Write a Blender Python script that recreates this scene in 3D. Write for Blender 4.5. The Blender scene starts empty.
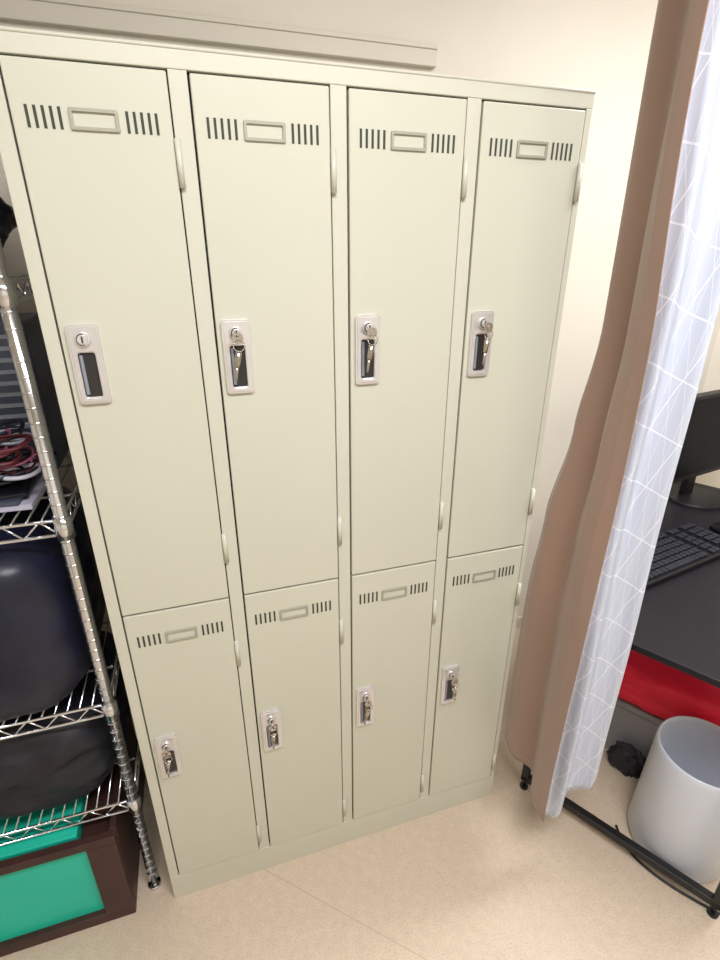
import bpy, bmesh, math, random
from mathutils import Matrix, Vector, noise
random.seed(4)
S=bpy.context.scene
S.view_settings.view_transform='Standard'
COL=bpy.context.collection

# ---------------- materials ----------------
def mat(name,col,rough=.5,metal=0,noise_scale=None,noise_amt=.08,bump=0,bscale=200,**kw):
    m=bpy.data.materials.new(name);m.use_nodes=True
    nt=m.node_tree;b=nt.nodes['Principled BSDF']
    b.inputs['Base Color'].default_value=(*col,1);b.inputs['Roughness'].default_value=rough;b.inputs['Metallic'].default_value=metal
    for k,v in kw.items(): b.inputs[k.replace('_',' ')].default_value=v
    tc=nt.nodes.new('ShaderNodeTexCoord')
    if noise_scale:
        n=nt.nodes.new('ShaderNodeTexNoise');n.inputs['Scale'].default_value=noise_scale;n.inputs['Detail'].default_value=6
        nt.links.new(tc.outputs['Object'],n.inputs['Vector'])
        r=nt.nodes.new('ShaderNodeValToRGB')
        r.color_ramp.elements[0].position=.3;r.color_ramp.elements[1].position=.7
        r.color_ramp.elements[0].color=(*[c*(1-noise_amt) for c in col],1)
        r.color_ramp.elements[1].color=(*[min(1,c*(1+noise_amt)) for c in col],1)
        nt.links.new(n.outputs['Fac'],r.inputs['Fac']);nt.links.new(r.outputs['Color'],b.inputs['Base Color'])
    if bump:
        n2=nt.nodes.new('ShaderNodeTexNoise');n2.inputs['Scale'].default_value=bscale
        nt.links.new(tc.outputs['Object'],n2.inputs['Vector'])
        bp=nt.nodes.new('ShaderNodeBump');bp.inputs['Strength'].default_value=bump;bp.inputs['Distance'].default_value=.002
        nt.links.new(n2.outputs['Fac'],bp.inputs['Height']);nt.links.new(bp.outputs['Normal'],b.inputs['Normal'])
    return m
def lin(r,g,b): 
    f=lambda c:((c/255)/12.92 if c/255<=.04045 else (((c/255)+.055)/1.055)**2.4)
    return (f(r),f(g),f(b))
M={}
M['locker']=mat('locker_paint',lin(199,199,183),.36,0,3,.02,.05,500)
M['frame']=mat('locker_frame_paint',lin(201,200,185),.36,0,3,.02,.05,500)
M['dark']=mat('painted_gap_shade',lin(40,45,38),.8)  # shade between the locker doors, put into the colour
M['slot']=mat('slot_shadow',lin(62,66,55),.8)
M['hold']=mat('card_holder_metal',lin(166,165,150),.35,.2)
M['silver']=mat('handle_silver',lin(216,213,212),.2,.5,40,.03)
M['chrome']=mat('chrome',lin(225,228,235),.12,1.0,20,.03)
M['key']=mat('key_steel',lin(190,185,175),.25,1.0)
M['recess']=mat('recess_black',lin(45,42,42),.35)
M['wall']=mat('wall_paint',lin(224,218,206),.8,0,4,.02,.15,150)
M['trim']=mat('trim_paint',lin(212,207,194),.6,0,3,.02)
M['black']=mat('black_laminate',lin(22,20,28),.5,0,30,.15,Specular_IOR_Level=.3)
M['bmetal']=mat('black_metal',lin(30,30,32),.4,.2)
M['screen']=mat('screen_black',lin(6,7,15),.35,Specular_IOR_Level=.1)
M['plastic']=mat('black_plastic',lin(14,14,21),.45,Specular_IOR_Level=.35)
M['keycap']=mat('keycap',lin(30,32,46),.5)
M['bin']=mat('bin_white_plastic',lin(208,213,224),.3,0,5,.02,Subsurface_Weight=.15)
M['red']=mat('red_fabric',lin(255,32,68),.55,0,10,.10,.3,60)
M['grey']=mat('grey_plastic',lin(146,144,148),.5,0,8,.06)
M['bag']=mat('black_bag_nylon',lin(18,21,42),.38,0,9,.35,.4,30)
M['bag2']=mat('charcoal_bag',lin(22,24,34),.5,0,9,.3,.5,25)
M['teal']=mat('teal_plastic',lin(30,192,165),.4,0,6,.05)
M['brown']=mat('dark_brown_wood',lin(60,34,30),.5,0,14,.2)
M['paper']=mat('paper',lin(180,180,196),.8,0,20,.05)
M['pink']=mat('pink_paper',lin(150,80,105),.7,0,20,.08)
M['blue']=mat('blue_paper',lin(60,80,140),.6,0,20,.08)
M['cord']=mat('cable_rubber',lin(20,20,28),.5)
M['cordr']=mat('cable_red',lin(90,30,40),.5)
M['device']=mat('device_grey',lin(70,78,96),.4,.2,8,.08)
M['louv']=mat('louvre_grey',lin(135,140,152),.5,0,8,.05)
M['emit']=mat('lamp_diffuser',(1,1,1),.5,Emission_Strength=3.0);M['emit'].node_tree.nodes['Principled BSDF'].inputs['Emission Color'].default_value=(.97,.98,1,1)
M['curtain']=mat('brown_curtain_cloth',lin(152,123,107),.6,0,3,.04,.25,600,Sheen_Weight=.3)

# white curtain : thin triangular line pattern
def lace():
    m=bpy.data.materials.new('white_patterned_curtain');m.use_nodes=True;nt=m.node_tree;b=nt.nodes['Principled BSDF']
    b.inputs['Roughness'].default_value=.7
    tc=nt.nodes.new('ShaderNodeTexCoord')
    prev=None
    for ang,sc,off in ((35,1.0,0.0),(95,.8,.3),(150,.9,.6),(62,.6,.2)):
        mp=nt.nodes.new('ShaderNodeMapping');mp.inputs['Rotation'].default_value=(0,0,math.radians(ang));mp.inputs['Location'].default_value=(off*.07,0,0)
        nt.links.new(tc.outputs['UV'],mp.inputs['Vector'])
        sx=nt.nodes.new('ShaderNodeSeparateXYZ');nt.links.new(mp.outputs['Vector'],sx.inputs[0])
        mu=nt.nodes.new('ShaderNodeMath');mu.operation='MULTIPLY';mu.inputs[1].default_value=12*sc;nt.links.new(sx.outputs['X'],mu.inputs[0])
        fr=nt.nodes.new('ShaderNodeMath');fr.operation='FRACT';nt.links.new(mu.outputs[0],fr.inputs[0])
        lt=nt.nodes.new('ShaderNodeMath');lt.operation='LESS_THAN';lt.inputs[1].default_value=.03;nt.links.new(fr.outputs[0],lt.inputs[0])
        if prev is None: prev=lt
        else:
            mx=nt.nodes.new('ShaderNodeMath');mx.operation='MAXIMUM';nt.links.new(prev.outputs[0],mx.inputs[0]);nt.links.new(lt.outputs[0],mx.inputs[1]);prev=mx
    mix=nt.nodes.new('ShaderNodeMix');mix.data_type='RGBA'
    nt.links.new(prev.outputs[0],mix.inputs[0])
    mix.inputs[6].default_value=(*lin(194,201,217),1);mix.inputs[7].default_value=(*lin(226,230,241),1)
    nt.links.new(mix.outputs[2],b.inputs['Base Color'])
    return m
M['lace']=lace()
# vinyl floor
def floor_mat():
    m=mat('vinyl_floor',lin(208,191,170),.45,0,45,.05)
    nt=m.node_tree;b=nt.nodes['Principled BSDF'];tc=[n for n in nt.nodes if n.type=='TEX_COORD'][0]
    ramp=[n for n in nt.nodes if n.type=='VALTORGB'][0]
    n=nt.nodes.new('ShaderNodeTexNoise');n.inputs['Scale'].default_value=260;nt.links.new(tc.outputs['Object'],n.inputs['Vector'])
    r=nt.nodes.new('ShaderNodeValToRGB');r.color_ramp.elements[0].position=.33;r.color_ramp.elements[0].color=(.82,.80,.78,1);r.color_ramp.elements[1].position=.5;r.color_ramp.elements[1].color=(1,1,1,1)
    nt.links.new(n.outputs['Fac'],r.inputs[0])
    mx=nt.nodes.new('ShaderNodeMix');mx.data_type='RGBA';mx.blend_type='MULTIPLY';mx.inputs[0].default_value=1
    nt.links.new(ramp.outputs[0],mx.inputs[6]);nt.links.new(r.outputs[0],mx.inputs[7])
    sx=nt.nodes.new('ShaderNodeSeparateXYZ');nt.links.new(tc.outputs['Object'],sx.inputs[0])
    def ma(op,a,bv):
        q=nt.nodes.new('ShaderNodeMath');q.operation=op
        for i,x in enumerate((a,bv)):
            if x is None: continue
            if isinstance(x,(int,float)): q.inputs[i].default_value=x
            else: nt.links.new(x,q.inputs[i])
        return q.outputs[0]
    A=ma('MULTIPLY',sx.outputs['X'],.684);B=ma('MULTIPLY',sx.outputs['Y'],.73)
    d=ma('ADD',A,B);d=ma('SUBTRACT',d,.684*.236-.73*.025);d=ma('ABSOLUTE',d,None);l=ma('LESS_THAN',d,.0014);l=ma('MULTIPLY',l,.25)
    mx2=nt.nodes.new('ShaderNodeMix');mx2.data_type='RGBA';nt.links.new(l,mx2.inputs[0]);nt.links.new(mx.outputs[2],mx2.inputs[6]);mx2.inputs[7].default_value=(*lin(120,100,80),1)
    nt.links.new(mx2.outputs[2],b.inputs['Base Color'])
    return m
M['floor']=floor_mat()

# ---------------- mesh helpers ----------------
def empty(name,loc=(0,0,0),rz=0):
    e=bpy.data.objects.new(name,None);e.location=loc;e.rotation_euler=(0,0,rz);COL.objects.link(e);return e
def finish(bm,name,m,parent=None,smooth=False,bevel=0,seg=2):
    me=bpy.data.meshes.new(name);bmesh.ops.recalc_face_normals(bm,faces=bm.faces);bm.to_mesh(me);bm.free()
    for mm in (m if isinstance(m,list) else [m]): me.materials.append(M[mm])
    o=bpy.data.objects.new(name,me);COL.objects.link(o)
    if parent: o.parent=parent
    if smooth:
        for p in me.polygons:p.use_smooth=True
    if bevel:
        b=o.modifiers.new('bev','BEVEL');b.width=bevel;b.segments=seg;b.limit_method='ANGLE'
    return o
def abox(bm,x0,x1,y0,y1,z0,z1,mi=0):
    v=[bm.verts.new(p) for p in ((x0,y0,z0),(x1,y0,z0),(x1,y1,z0),(x0,y1,z0),(x0,y0,z1),(x1,y0,z1),(x1,y1,z1),(x0,y1,z1))]
    for f in ((0,3,2,1),(4,5,6,7),(0,1,5,4),(1,2,6,5),(2,3,7,6),(3,0,4,7)):
        bm.faces.new([v[i] for i in f]).material_index=mi
def box(name,b,m,parent=None,bevel=0.0):
    bm=bmesh.new();abox(bm,*b);return finish(bm,name,m,parent,bevel=bevel)
def tube(bm,p0,p1,r,n=8,r1=None,mi=0,cap=True):
    p0=Vector(p0);p1=Vector(p1);d=(p1-p0).normalized();a=d.orthogonal().normalized();b=d.cross(a);r1=r if r1 is None else r1
    A=[bm.verts.new(p0+(a*math.cos(t)+b*math.sin(t))*r) for t in [2*math.pi*i/n for i in range(n)]]
    B=[bm.verts.new(p1+(a*math.cos(t)+b*math.sin(t))*r1) for t in [2*math.pi*i/n for i in range(n)]]
    for i in range(n):
        f=bm.faces.new((A[i],A[(i+1)%n],B[(i+1)%n],B[i]));f.material_index=mi;f.smooth=True
    if cap: bm.faces.new(A[::-1]).material_index=mi;bm.faces.new(B).material_index=mi
def cable(name,pts,r,m,parent=None):
    c=bpy.data.curves.new(name,'CURVE');c.dimensions='3D';c.bevel_depth=r;c.bevel_resolution=3
    s=c.splines.new('NURBS');s.points.add(len(pts)-1)
    for i,p in enumerate(pts): s.points[i].co=(*p,1)
    s.use_endpoint_u=True;s.order_u=4;c.materials.append(M[m])
    o=bpy.data.objects.new(name,c);COL.objects.link(o)
    if parent:o.parent=parent
    return o
def rrect(w,h,r,cx,cz,n=5):
    out=[]
    for sx,sz,a0 in ((1,1,0),(-1,1,90),(-1,-1,180),(1,-1,270)):
        for i in range(n+1):
            a=math.radians(a0+90*i/n);out.append((cx+sx*(w/2-r)+r*math.cos(a),cz+sz*(h/2-r)+r*math.sin(a)))
    return out
def ring_plate(bm,outer,inner,y0,y1,mi=0):
    lo=[[bm.verts.new((x,y,z)) for x,z in L] for L,y in ((outer,y0),(outer,y1),(inner,y1),(inner,y0))]
    n=len(outer)
    for A,B in zip(lo[:-1],lo[1:]):
        for i in range(n):
            f=bm.faces.new((A[i],A[(i+1)%n],B[(i+1)%n],B[i]));f.material_index=mi

# ---------------- room ----------------
WY=.66
box('floor',(-1.6,2.6,-2.4,WY+.1,-.1,0),'floor')
box('wall_back',(-1.6,2.6,WY,WY+.1,0,2.5),'wall')
box('wall_left',(-1.7,-1.6,-2.4,WY+.1,0,2.5),'wall')
box('wall_right',(2.6,2.7,-2.4,WY+.1,0,2.5),'wall')
box('wall_front',(-1.6,2.6,-2.5,-2.4,0,2.5),'wall')
box('ceiling',(-1.7,2.7,-2.5,WY+.1,2.5,2.6),'wall')
bm=bmesh.new();abox(bm,-1.6,.905,WY-.018,WY,2.0,2.045);abox(bm,-1.6,.905,WY-.022,WY-.018,2.036,2.047)
finish(bm,'trim_1','trim',bevel=.002)
bm=bmesh.new();abox(bm,2.14,2.165,WY-.012,WY,0,2.5)
finish(bm,'trim_2','trim',bevel=.002)
box('baseboard_back',(-1.6,2.6,WY-.008,WY,0,.06),'trim')

# ---------------- locker cabinet ----------------
L=empty('steel_locker_cabinet')
XL,XR,H=-.022,.914,1.798
s,po,zt,zm,zb=.0017,.0309,1.7718,.8962,.0887
d=(0.9-2*s-3*po)/4
box('carcass',(XL,XR,.016,.515,0,H),'locker',L,.003)
box('gap_shade_sheet',(XL+.006,XR-.006,.011,.016,.05,H-.012),'dark',L)  # added dark sheet, paints the shade seen through the door gaps
bm=bmesh.new()
abox(bm,XL,XR,-.001,.016,zt+.003,H)
abox(bm,XL,XR,-.001,.016,0,zb-.003)
abox(bm,XL,s-.003,-.0005,.016,zb-.003,zt+.003)
abox(bm,s+4*d+3*po+.003,XR,-.0005,.016,zb-.003,zt+.003)
for c in range(3):
    x=s+(c+1)*d+c*po;abox(bm,x+.002,x+po-.003,-.0005,.016,zb-.003,zt+.003)
finish(bm,'face_frame','frame',L,bevel=.0012)
bm=bmesh.new();abox(bm,XL-.001,XR+.001,-.0025,.517,H-.001,H+.004);finish(bm,'top_cap','frame',L,bevel=.002)
k=0
for c in range(4):
    x0=s+c*(d+po);x1=x0+d
    for row,(z0,z1) in enumerate(((zm+.002,zt),(zb,zm-.002))):
        k+=1
        box(f'door_{k}',(x0,x1,-.003,.011,z0,z1),'locker',L,.002)
        bm=bmesh.new()
        for a,b in ((.095,.29),(.71,.90)):
            for i in range(5):
                xx=x0+d*(a+(b-a)*i/4)
                abox(bm,xx-.0019,xx+.0019,-.0036,-.002,z1-.077,z1-.051)
        finish(bm,f'vent_slots_{k}','slot',L)
        bm=bmesh.new();cx=x0+d*.5;cz=z1-.064
        ring_plate(bm,rrect(.062,.026,.002,cx,cz,2),rrect(.053,.017,.001,cx,cz,2),-.003,-.0062)
        finish(bm,f'card_holder_{k}','hold',L,bevel=.0006)
        bm=bmesh.new()
        for za,zb_ in (((1.630,1.692),(.982,1.045)) if row==0 else ((.722,.785),(.125,.185))):
            tube(bm,(x1+.0045,-.0045,za),(x1+.0045,-.0045,zb_),.0045,12)
            abox(bm,x1+.001,x1+.010,-.003,0,za+.004,zb_-.004)
        finish(bm,f'hinges_{k}','frame',L)
        hz=1.38 if row==0 else .508
        hx=x0+.031+(.001 if c==0 else 0);w,h=.046,.124
        bm=bmesh.new()
        ring_plate(bm,rrect(w,h,.006,hx,hz),rrect(.025,.070,.004,hx,hz-.016),-.003,-.009)
        ring_plate(bm,rrect(w-.007,h-.007,.004,hx,hz),rrect(.027,.073,.004,hx,hz-.016),-.009,-.0105)
        tube(bm,(hx,-.009,hz+.040),(hx,-.0155,hz+.040),.0115,24,r1=.0105)
        tube(bm,(hx,-.0155,hz+.040),(hx,-.019,hz+.040),.0075,20)
        finish(bm,f'handle_plate_{k}','silver',L,bevel=.0006)
        bm=bmesh.new();abox(bm,hx-.0128,hx+.0128,-.0045,-.003,hz-.051,hz+.019)
        abox(bm,hx-.0012,hx+.0012,-.0195,-.018,hz+.035,hz+.045)
        tube(bm,(hx-.0001,-.0152,hz+.04),(hx,-.0158,hz+.04),.009,20)
        finish(bm,f'handle_recess_{k}','recess',L)
        bm=bmesh.new()
        abox(bm,hx-.011,hx-.006,-.0085,-.0045,hz-.047,hz+.015)
        finish(bm,f'pull_lever_{k}','louv',L,bevel=.001)
        if k!=1:
            bm=bmesh.new()
            tube(bm,(hx,-.019,hz+.040),(hx,-.030,hz+.040),.0022,8)
            ring_plate(bm,rrect(.018,.018,.008,hx,hz+.034),rrect(.006,.006,.0028,hx,hz+.038),-.030,-.032)
            N=20
            pts=[(hx+.001+.009*math.sin(2*math.pi*i/N),-.033,hz+.022+.009*math.cos(2*math.pi*i/N)) for i in range(N)]
            for i in range(N): tube(bm,pts[i],pts[(i+1)%N],.0009,5)
            tl=random.uniform(-.006,.006)
            tube(bm,(hx,-.031,hz+.012),(hx+tl,-.029,hz-.012),.0055,10,r1=.0045)
            tube(bm,(hx+tl,-.029,hz-.012),(hx+tl*1.6,-.027,hz-.036),.0028,6,r1=.002)
            finish(bm,f'key_{k}','key',L)

# ---------------- curtains ----------------
def lerp(a,b,t):return a+(b-a)*t
def interp(tab,z):
    if z<=tab[0][0]:return tab[0][1]
    for (a,va),(b,vb) in zip(tab[:-1],tab[1:]):
        if z<=b:
            t=(z-a)/(b-a);t=t*t*(3-2*t);return va+(vb-va)*t
    return tab[-1][1]
def curtain(name,fA,fB,hemA,hemB,ztop,folds,amp,m,ph=0,nu=120,nv=90):
    bm=bmesh.new();uvl=bm.loops.layers.uv.new('UVMap')
    g=[]
    for j in range(nv+1):
        row=[]
        for i in range(nu+1):
            u=i/nu
            zh=lerp(hemA,hemB,u)+.006*math.sin(u*folds*6.28+ph);z=lerp(zh,ztop,j/nv)
            A=Vector(fA(z));B=Vector(fB(z));P=A.lerp(B,u);t=(B-A).normalized();nrm=Vector((-t.y,t.x))
            env=min(1,u*8,(1-u)*8)
            w=math.sin(u*folds*2*math.pi+ph+.5*math.sin(z*1.7))+.3*math.sin(u*folds*3.7*math.pi+z*1.1)
            P=P+nrm*(amp*w*(.35+.65*env)*(1.0-.25*(z/2.4)))+nrm*.012*noise.noise(Vector((u*3,z*2.2,ph)))
            row.append((bm.verts.new((P.x,P.y,z)),(u*1.0*.6,z)))
        g.append(row)
    for j in range(nv):
        for i in range(nu):
            q=[g[j][i],g[j][i+1],g[j+1][i+1],g[j+1][i]]
            f=bm.faces.new([a[0] for a in q]);f.smooth=True
            for l,a in zip(f.loops,q): l[uvl].uv=a[1]
    o=finish(bm,name,m,None,True)
    so=o.modifiers.new('thick','SOLIDIFY');so.thickness=.0015
    return o
tab=[(.3,-.002),(.8,-.001),(1.0,.012),(1.2,.043),(1.42,.070),(2.4,.068)]
def bA(z):
    k=interp(tab,z);return (.905+.952*k,-.040-.306*k)
def bB(z):
    k=interp([(1.4,.006),(1.9,-.012)],z);return (.872+k,-.264-.3*k)
curtain('brown_curtain',bA,bB,.30,.275,2.42,1.35,.016,'curtain',ph=3.6)
curtain('white_patterned_curtain',lambda z:(bB(z)[0]+.037,bB(z)[1]+.044),lambda z:(1.012,-.258),.20,.345,2.42,1.5,.012,'lace',ph=2.6)
cr=empty('curtain_rail');bm=bmesh.new();abox(bm,.80,1.06,-.30,-.22,2.425,2.45);abox(bm,.86,.99,-.24,.0,2.425,2.45);finish(bm,'rail_track','trim',cr)
bm=bmesh.new();tube(bm,(.9,-.26,2.44),(.9,-.26,2.5),.008);tube(bm,(.95,-.05,2.44),(.95,-.05,2.5),.008);finish(bm,'rail_brackets','trim',cr)

# ---------------- desk ----------------
A30=math.radians(30);O=(1.02,0,0)
D=empty('black_desk',O,A30)
box('tabletop',(-.03,1.15,-.56,.04,.682,.70),'black',D,.002)
bm=bmesh.new()
for n0 in (0,1.10):
    abox(bm,n0-.011,n0+.011,-.535,.0,.035,.057)
    for y in (-.524,-.011): 
        abox(bm,n0-.011,n0+.011,y-.011,y+.011,.035,.682)
abox(bm,0,1.1,-.022,0,.45,.48);abox(bm,0,1.1,-.022,0,.660,.682);
finish(bm,'leg_frame','bmetal',D,bevel=.002)
bm=bmesh.new()
for n0 in (0,1.10):
    for y in (-.524,-.011): tube(bm,(n0,y,0),(n0,y,.008),.013,16);tube(bm,(n0,y,.008),(n0,y,.036),.005,8)
finish(bm,'levelling_feet','bmetal',D)

# keyboard
K=empty('computer_keyboard',(1.50,.085,.7005),math.radians(10))
box('case',(-.225,.225,-.08,.085,0,.018),'plastic',K,.004)
bm=bmesh.new()
for r in range(6):
    for i in range(21):
        if i in (14,17): continue
        if r==0 and 4<i<11 : continue
        x=-.215+i*.0207;y=-.068+r*.0245+(.006 if r==5 else 0)
        abox(bm,x,x+.0175,y,y+.019,.018,.025)
abox(bm,-.215+5*.0207,-.215+11*.0207-.003,-.068,-.049,.018,.025)
finish(bm,'keys','keycap',K,bevel=.0015)
# monitor
MO=empty('computer_monitor',(1.925,.385,.70),math.radians(10))
box('bezel',(-.27,.27,-.015,.02,.10,.41),'plastic',MO,.004)
box('screen_panel',(-.258,.258,-.0165,-.0145,.118,.398),'screen',MO)
box('stand_neck',(-.03,.03,.02,.04,.01,.25),'plastic',MO,.004)
bm=bmesh.new()
tube(bm,(0,.0,0.0),(0,.0,.012),.105,40,r1=.10);finish(bm,'stand_base','plastic',MO,bevel=.002)
# mouse
bm=bmesh.new();bmesh.ops.create_uvsphere(bm,u_segments=24,v_segments=12,radius=1)
for v in bm.verts:
    v.co=Vector((v.co.x*.03,v.co.y*.055,max(0,v.co.z)*.035))
mo=finish(bm,'computer_mouse','plastic',None,True);mo.location=(1.80,.14,.7005);mo.rotation_euler=(0,0,.3)

def localpt(n,e,z=0):
    return (O[0]+n*math.cos(A30)+e*.5,O[1]+n*.5-e*.866,z)
G=empty('grey_storage_box',O,A30)
bm=bmesh.new();abox(bm,.315,.64,-.50,-.06,0,.205);finish(bm,'body','grey',G,bevel=.01)
box('lid',(.305,.65,-.51,-.05,.206,.228),'grey',G,.006)
def blob(name,loc,dim,m,rz=0,p=3.2,namp=.12,seed=0,nsc=2.2,sub=5,flat=True):
    bm=bmesh.new();bmesh.ops.create_icosphere(bm,subdivisions=sub,radius=1)
    for v in bm.verts:
        c=v.co.normalized();k=(abs(c.x)**p+abs(c.y)**p+abs(c.z)**p)**(-1/p)
        nn=noise.noise(c*nsc+Vector((seed,seed*2,0)))+.5*noise.noise(c*nsc*2.7+Vector((seed,0,3)))+.25*abs(noise.noise(c*nsc*6+Vector((seed,0,3))))
        q=c*k*(1+namp*nn)
        z=max(q.z,-.93)
        v.co=Vector((q.x*dim[0]/2,q.y*dim[1]/2,(z+.93)*dim[2]/1.93))
    o=finish(bm,name,m,None,True);o.location=loc;o.rotation_euler=(0,0,rz);return o
rp=localpt(.45,.28,.229)
blob('red_bag',rp,(.32,.46,.165),'red',A30,4.0,.09,3)
bp=localpt(.268,.225,0);blob('black_pouch',bp,(.04,.10,.11),'bag2',A30,2.4,.25,8,3)

# waste bin
def lathe(prof,n=64):
    bm=bmesh.new();rows=[]
    for r,z in prof: rows.append([bm.verts.new((r*math.cos(2*math.pi*i/n),r*math.sin(2*math.pi*i/n),z)) for i in range(n)])
    for a,b in zip(rows[:-1],rows[1:]):
        for i in range(n): bm.faces.new((a[i],a[(i+1)%n],b[(i+1)%n],b[i])).smooth=True
    bm.faces.new(rows[0][::-1]);bm.faces.new(rows[-1]);return bm
bn=finish(lathe([(.110,0),(.120,.004),(.1245,.016),(.115,.325),(.1145,.342),(.1125,.352),(.110,.355),(.1075,.352),(.106,.338),(.112,.015),(.10,.010)]),'white_waste_bin','bin')
bn.location=(1.345,-.278,0)
cable('power_cable',[(1.33,-.50,.006),(1.255,-.42,.006),(1.19,-.31,.005),(1.195,-.25,.005),(1.20,-.22,.005),(1.21,-.20,.005)],.0035,'cord')

# ---------------- wire rack ----------------
R=empty('chrome_wire_shelf_rack')
RX0,RX1,RY0,RY1=-.97,-.072,.05,.50
bm=bmesh.new()
for x in (RX0,RX1):
    for y in (RY0,RY1):
        tube(bm,(x,y,.03),(x,y,1.85),.0122,20)
        tube(bm,(x,y,0),(x,y,.012),.016,16);tube(bm,(x,y,.012),(x,y,.03),.006,8)
        z=.06
        while z<1.84:
            tube(bm,(x,y,z),(x,y,z+.003),.0129,20);z+=.0254
finish(bm,'posts','chrome',R)
SH=(.336,.645,1.094,1.50)
for i,z in enumerate(SH):
    bm=bmesh.new()
    for y in (RY0,RY1):
        tube(bm,(RX0,y,z),(RX1,y,z),.0035);tube(bm,(RX0,y,z-.03),(RX1,y,z-.03),.0035)
        x=RX0+.02;up=0
        while x<RX1-.03:
            tube(bm,(x,y,z-(.03 if up else 0)),(x+.03,y,z-(0 if up else .03)),.002,6);x+=.03;up=1-up
    for x in (RX0,RX1):
        tube(bm,(x,RY0,z),(x,RY1,z),.0035);tube(bm,(x,RY0,z-.03),(x,RY1,z-.03),.0035)
        y=RY0+.02;up=0
        while y<RY1-.03:
            tube(bm,(x,y,z-(.03 if up else 0)),(x,y+.03,z-(0 if up else .03)),.002,6);y+=.03;up=1-up
        for y in (RY0,RY1): tube(bm,(x,y,z-.036),(x,y,z+.008),.0165,16,r1=.015)
    x=RX0+.025
    while x<RX1-.01:
        tube(bm,(x,RY0,z+.003),(x,RY1,z+.003),.0018,6);x+=.024
    for y in (RY0+.12,RY0+.30): tube(bm,(RX0,y,z-.002),(RX1,y,z-.002),.003)
    finish(bm,f'wire_shelf_{i+1}','chrome',R)

# rack contents
blob('black_duffel_bag',(-.325,.24,.653),(.48,.46,.40),'bag',0,4.2,.06,5,1.6)
cable('bag_strap',[(-.32,-.01,.99),(-.27,-.025,.9),(-.25,-.025,.80),(-.30,-.025,.70),(-.40,-.025,.68),(-.50,-.02,.72)],.008,'bag2')
blob('black_cloth_bag',(-.315,.25,.344),(.45,.41,.262),'bag2',.0,4.0,.10,11)
C=empty('brown_wooden_crate')
bm=bmesh.new()
cx0,cx1,cy0,cy1,cz=-.56,-.115,-.005,.40,.300
abox(bm,cx0,cx1,cy0,cy0+.022,0,.032);abox(bm,cx0,cx1,cy0,cy0+.022,cz-.022,cz)
abox(bm,cx0,cx0+.05,cy0,cy0+.022,.032,cz-.022);abox(bm,cx1-.065,cx1,cy0,cy0+.022,.032,cz-.022)
abox(bm,cx1-.015,cx1,cy0+.022,cy1,0,cz);abox(bm,cx0,cx0+.015,cy0+.022,cy1,0,cz)
abox(bm,cx0+.015,cx1-.015,cy1-.015,cy1,0,cz);abox(bm,cx0+.015,cx1-.015,cy0+.022,cy1-.015,0,.012)
finish(bm,'frame','brown',C,bevel=.003)
bm=bmesh.new();abox(bm,cx0+.03,cx1-.03,cy0+.016,cy0+.026,.03,cz-.02);finish(bm,'teal_panel','teal',C,bevel=.002)
box('teal_liner_box',(cx0+.02,-.20,cy0+.03,cy1-.02,.014,.298),'teal',C,.004)
box('inner_brown_lid',(-.198,cx1-.017,cy0+.03,cy1-.02,.26,.27),'brown',C,.002)
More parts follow.
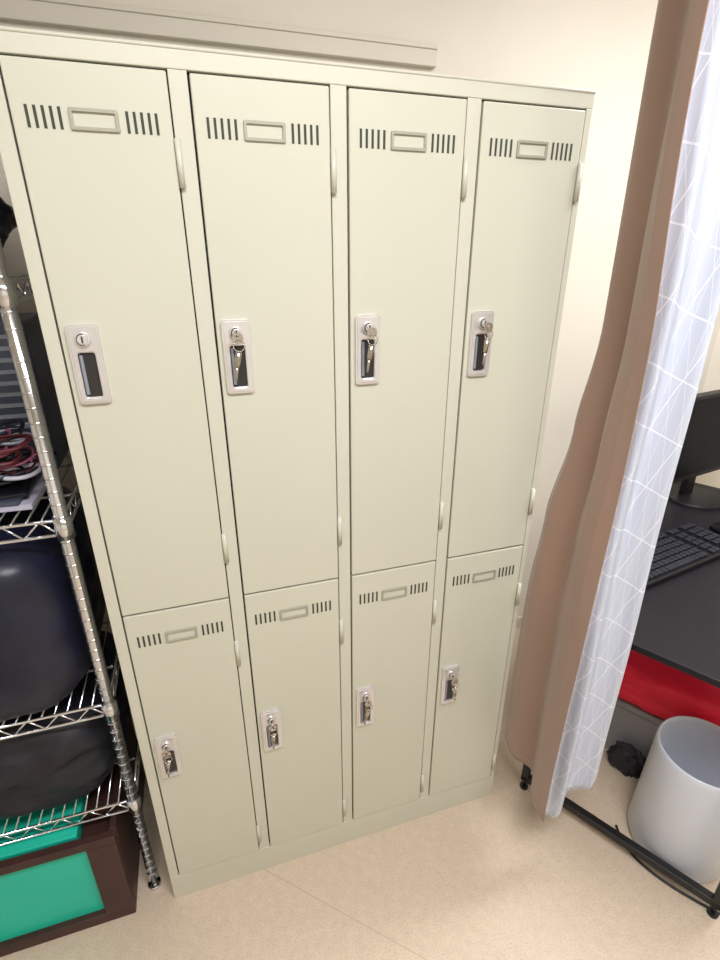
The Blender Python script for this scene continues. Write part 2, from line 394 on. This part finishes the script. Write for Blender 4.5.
# things on 1.094 shelf
V=empty('grey_device_case')
box('case',(-.50,-.12,.30,.48,1.101,1.42),'device',V,.006)
bm=bmesh.new()
for i in range(10): abox(bm,-.49,-.13,.296,.30,1.18+i*.023,1.188+i*.023)
finish(bm,'louvres','louv',V)
P=empty('magazine_pile')
z=1.1005
for i,(m,w) in enumerate((('paper',.30),('device',.28),('cord',.29))):
    h=random.uniform(.006,.012);bm=bmesh.new();abox(bm,-w/2,w/2,-.08,.08,0,h)
    o=finish(bm,f'magazine_{i+1}',m,P,bevel=.001);o.location=(-.28+random.uniform(-.01,.01),.185,z);o.rotation_euler=(0,0,random.uniform(-.08,.08));z+=h+.0004
zc=z+.006
cc=empty('tangled_cables')
for i in range(52):
    cx_=-.14-random.random()*.20;cy_=.11+random.random()*.12
    R_=random.uniform(.03,.08);a0=random.random()*6.28;hz=random.uniform(0,.09);tl=random.uniform(-.5,.5)
    pts=[]
    for j in range(9):
        a=a0+j*.85;rr=R_*random.uniform(.8,1.2)
        x=cx_+rr*math.cos(a);y=cy_+rr*.8*math.sin(a)
        pts.append((min(-.105,max(-.45,x)),min(.285,max(.072,y)),zc+hz+abs(tl*rr*math.sin(a+1))))
    cable(f'cable_{i+1}',pts,random.choice([.002,.003,.004]),random.choice(['cord','cord','paper','cord','cord','cordr','blue','cord','louv','pink','cord']),cc)
blob('dark_jacket',(-.345,.27,1.507),(.48,.40,.26),'bag',0,2.6,.2,21)

# ---------------- lights ----------------
F=empty('ceiling_light_fixture')
box('housing',(-.1,1.1,-1.25,-.95,2.455,2.5),'trim',F,.005)
box('diffuser',(-.08,1.08,-1.23,-.97,2.445,2.455),'emit',F)
def area(name,loc,rot,sx,sy,e,col=(1,1,1)):
    l=bpy.data.lights.new(name,'AREA');l.shape='RECTANGLE';l.size=sx;l.size_y=sy;l.energy=e;l.color=col
    o=bpy.data.objects.new(name,l);o.location=loc;o.rotation_euler=rot;COL.objects.link(o);return o
area('ceiling_lamp',(.5,-1.1,2.44),(0,0,0),1.2,.35,41,(.975,.975,1))
area('ceiling_lamp_rear',(1.7,-.3,2.44),(0,0,0),.9,.3,28,(.99,.985,1))
W=bpy.data.worlds.new('world');S.world=W;W.use_nodes=True;W.node_tree.nodes['Background'].inputs[0].default_value=(.9,.95,1,1);W.node_tree.nodes['Background'].inputs[1].default_value=.3

# ---------------- camera ----------------
cam=bpy.data.cameras.new('camera');co=bpy.data.objects.new('camera',cam);COL.objects.link(co)
cam.sensor_fit='VERTICAL';cam.sensor_height=24;cam.lens=519.9/960*24;cam.clip_start=.02
co.matrix_world=Matrix.Translation((.1887,-.9209,1.5381))@(Matrix.Rotation(-.3108,4,'Z')@Matrix.Rotation(math.pi/2-.4073,4,'X')@Matrix.Rotation(.0007,4,'Z'))
S.camera=co
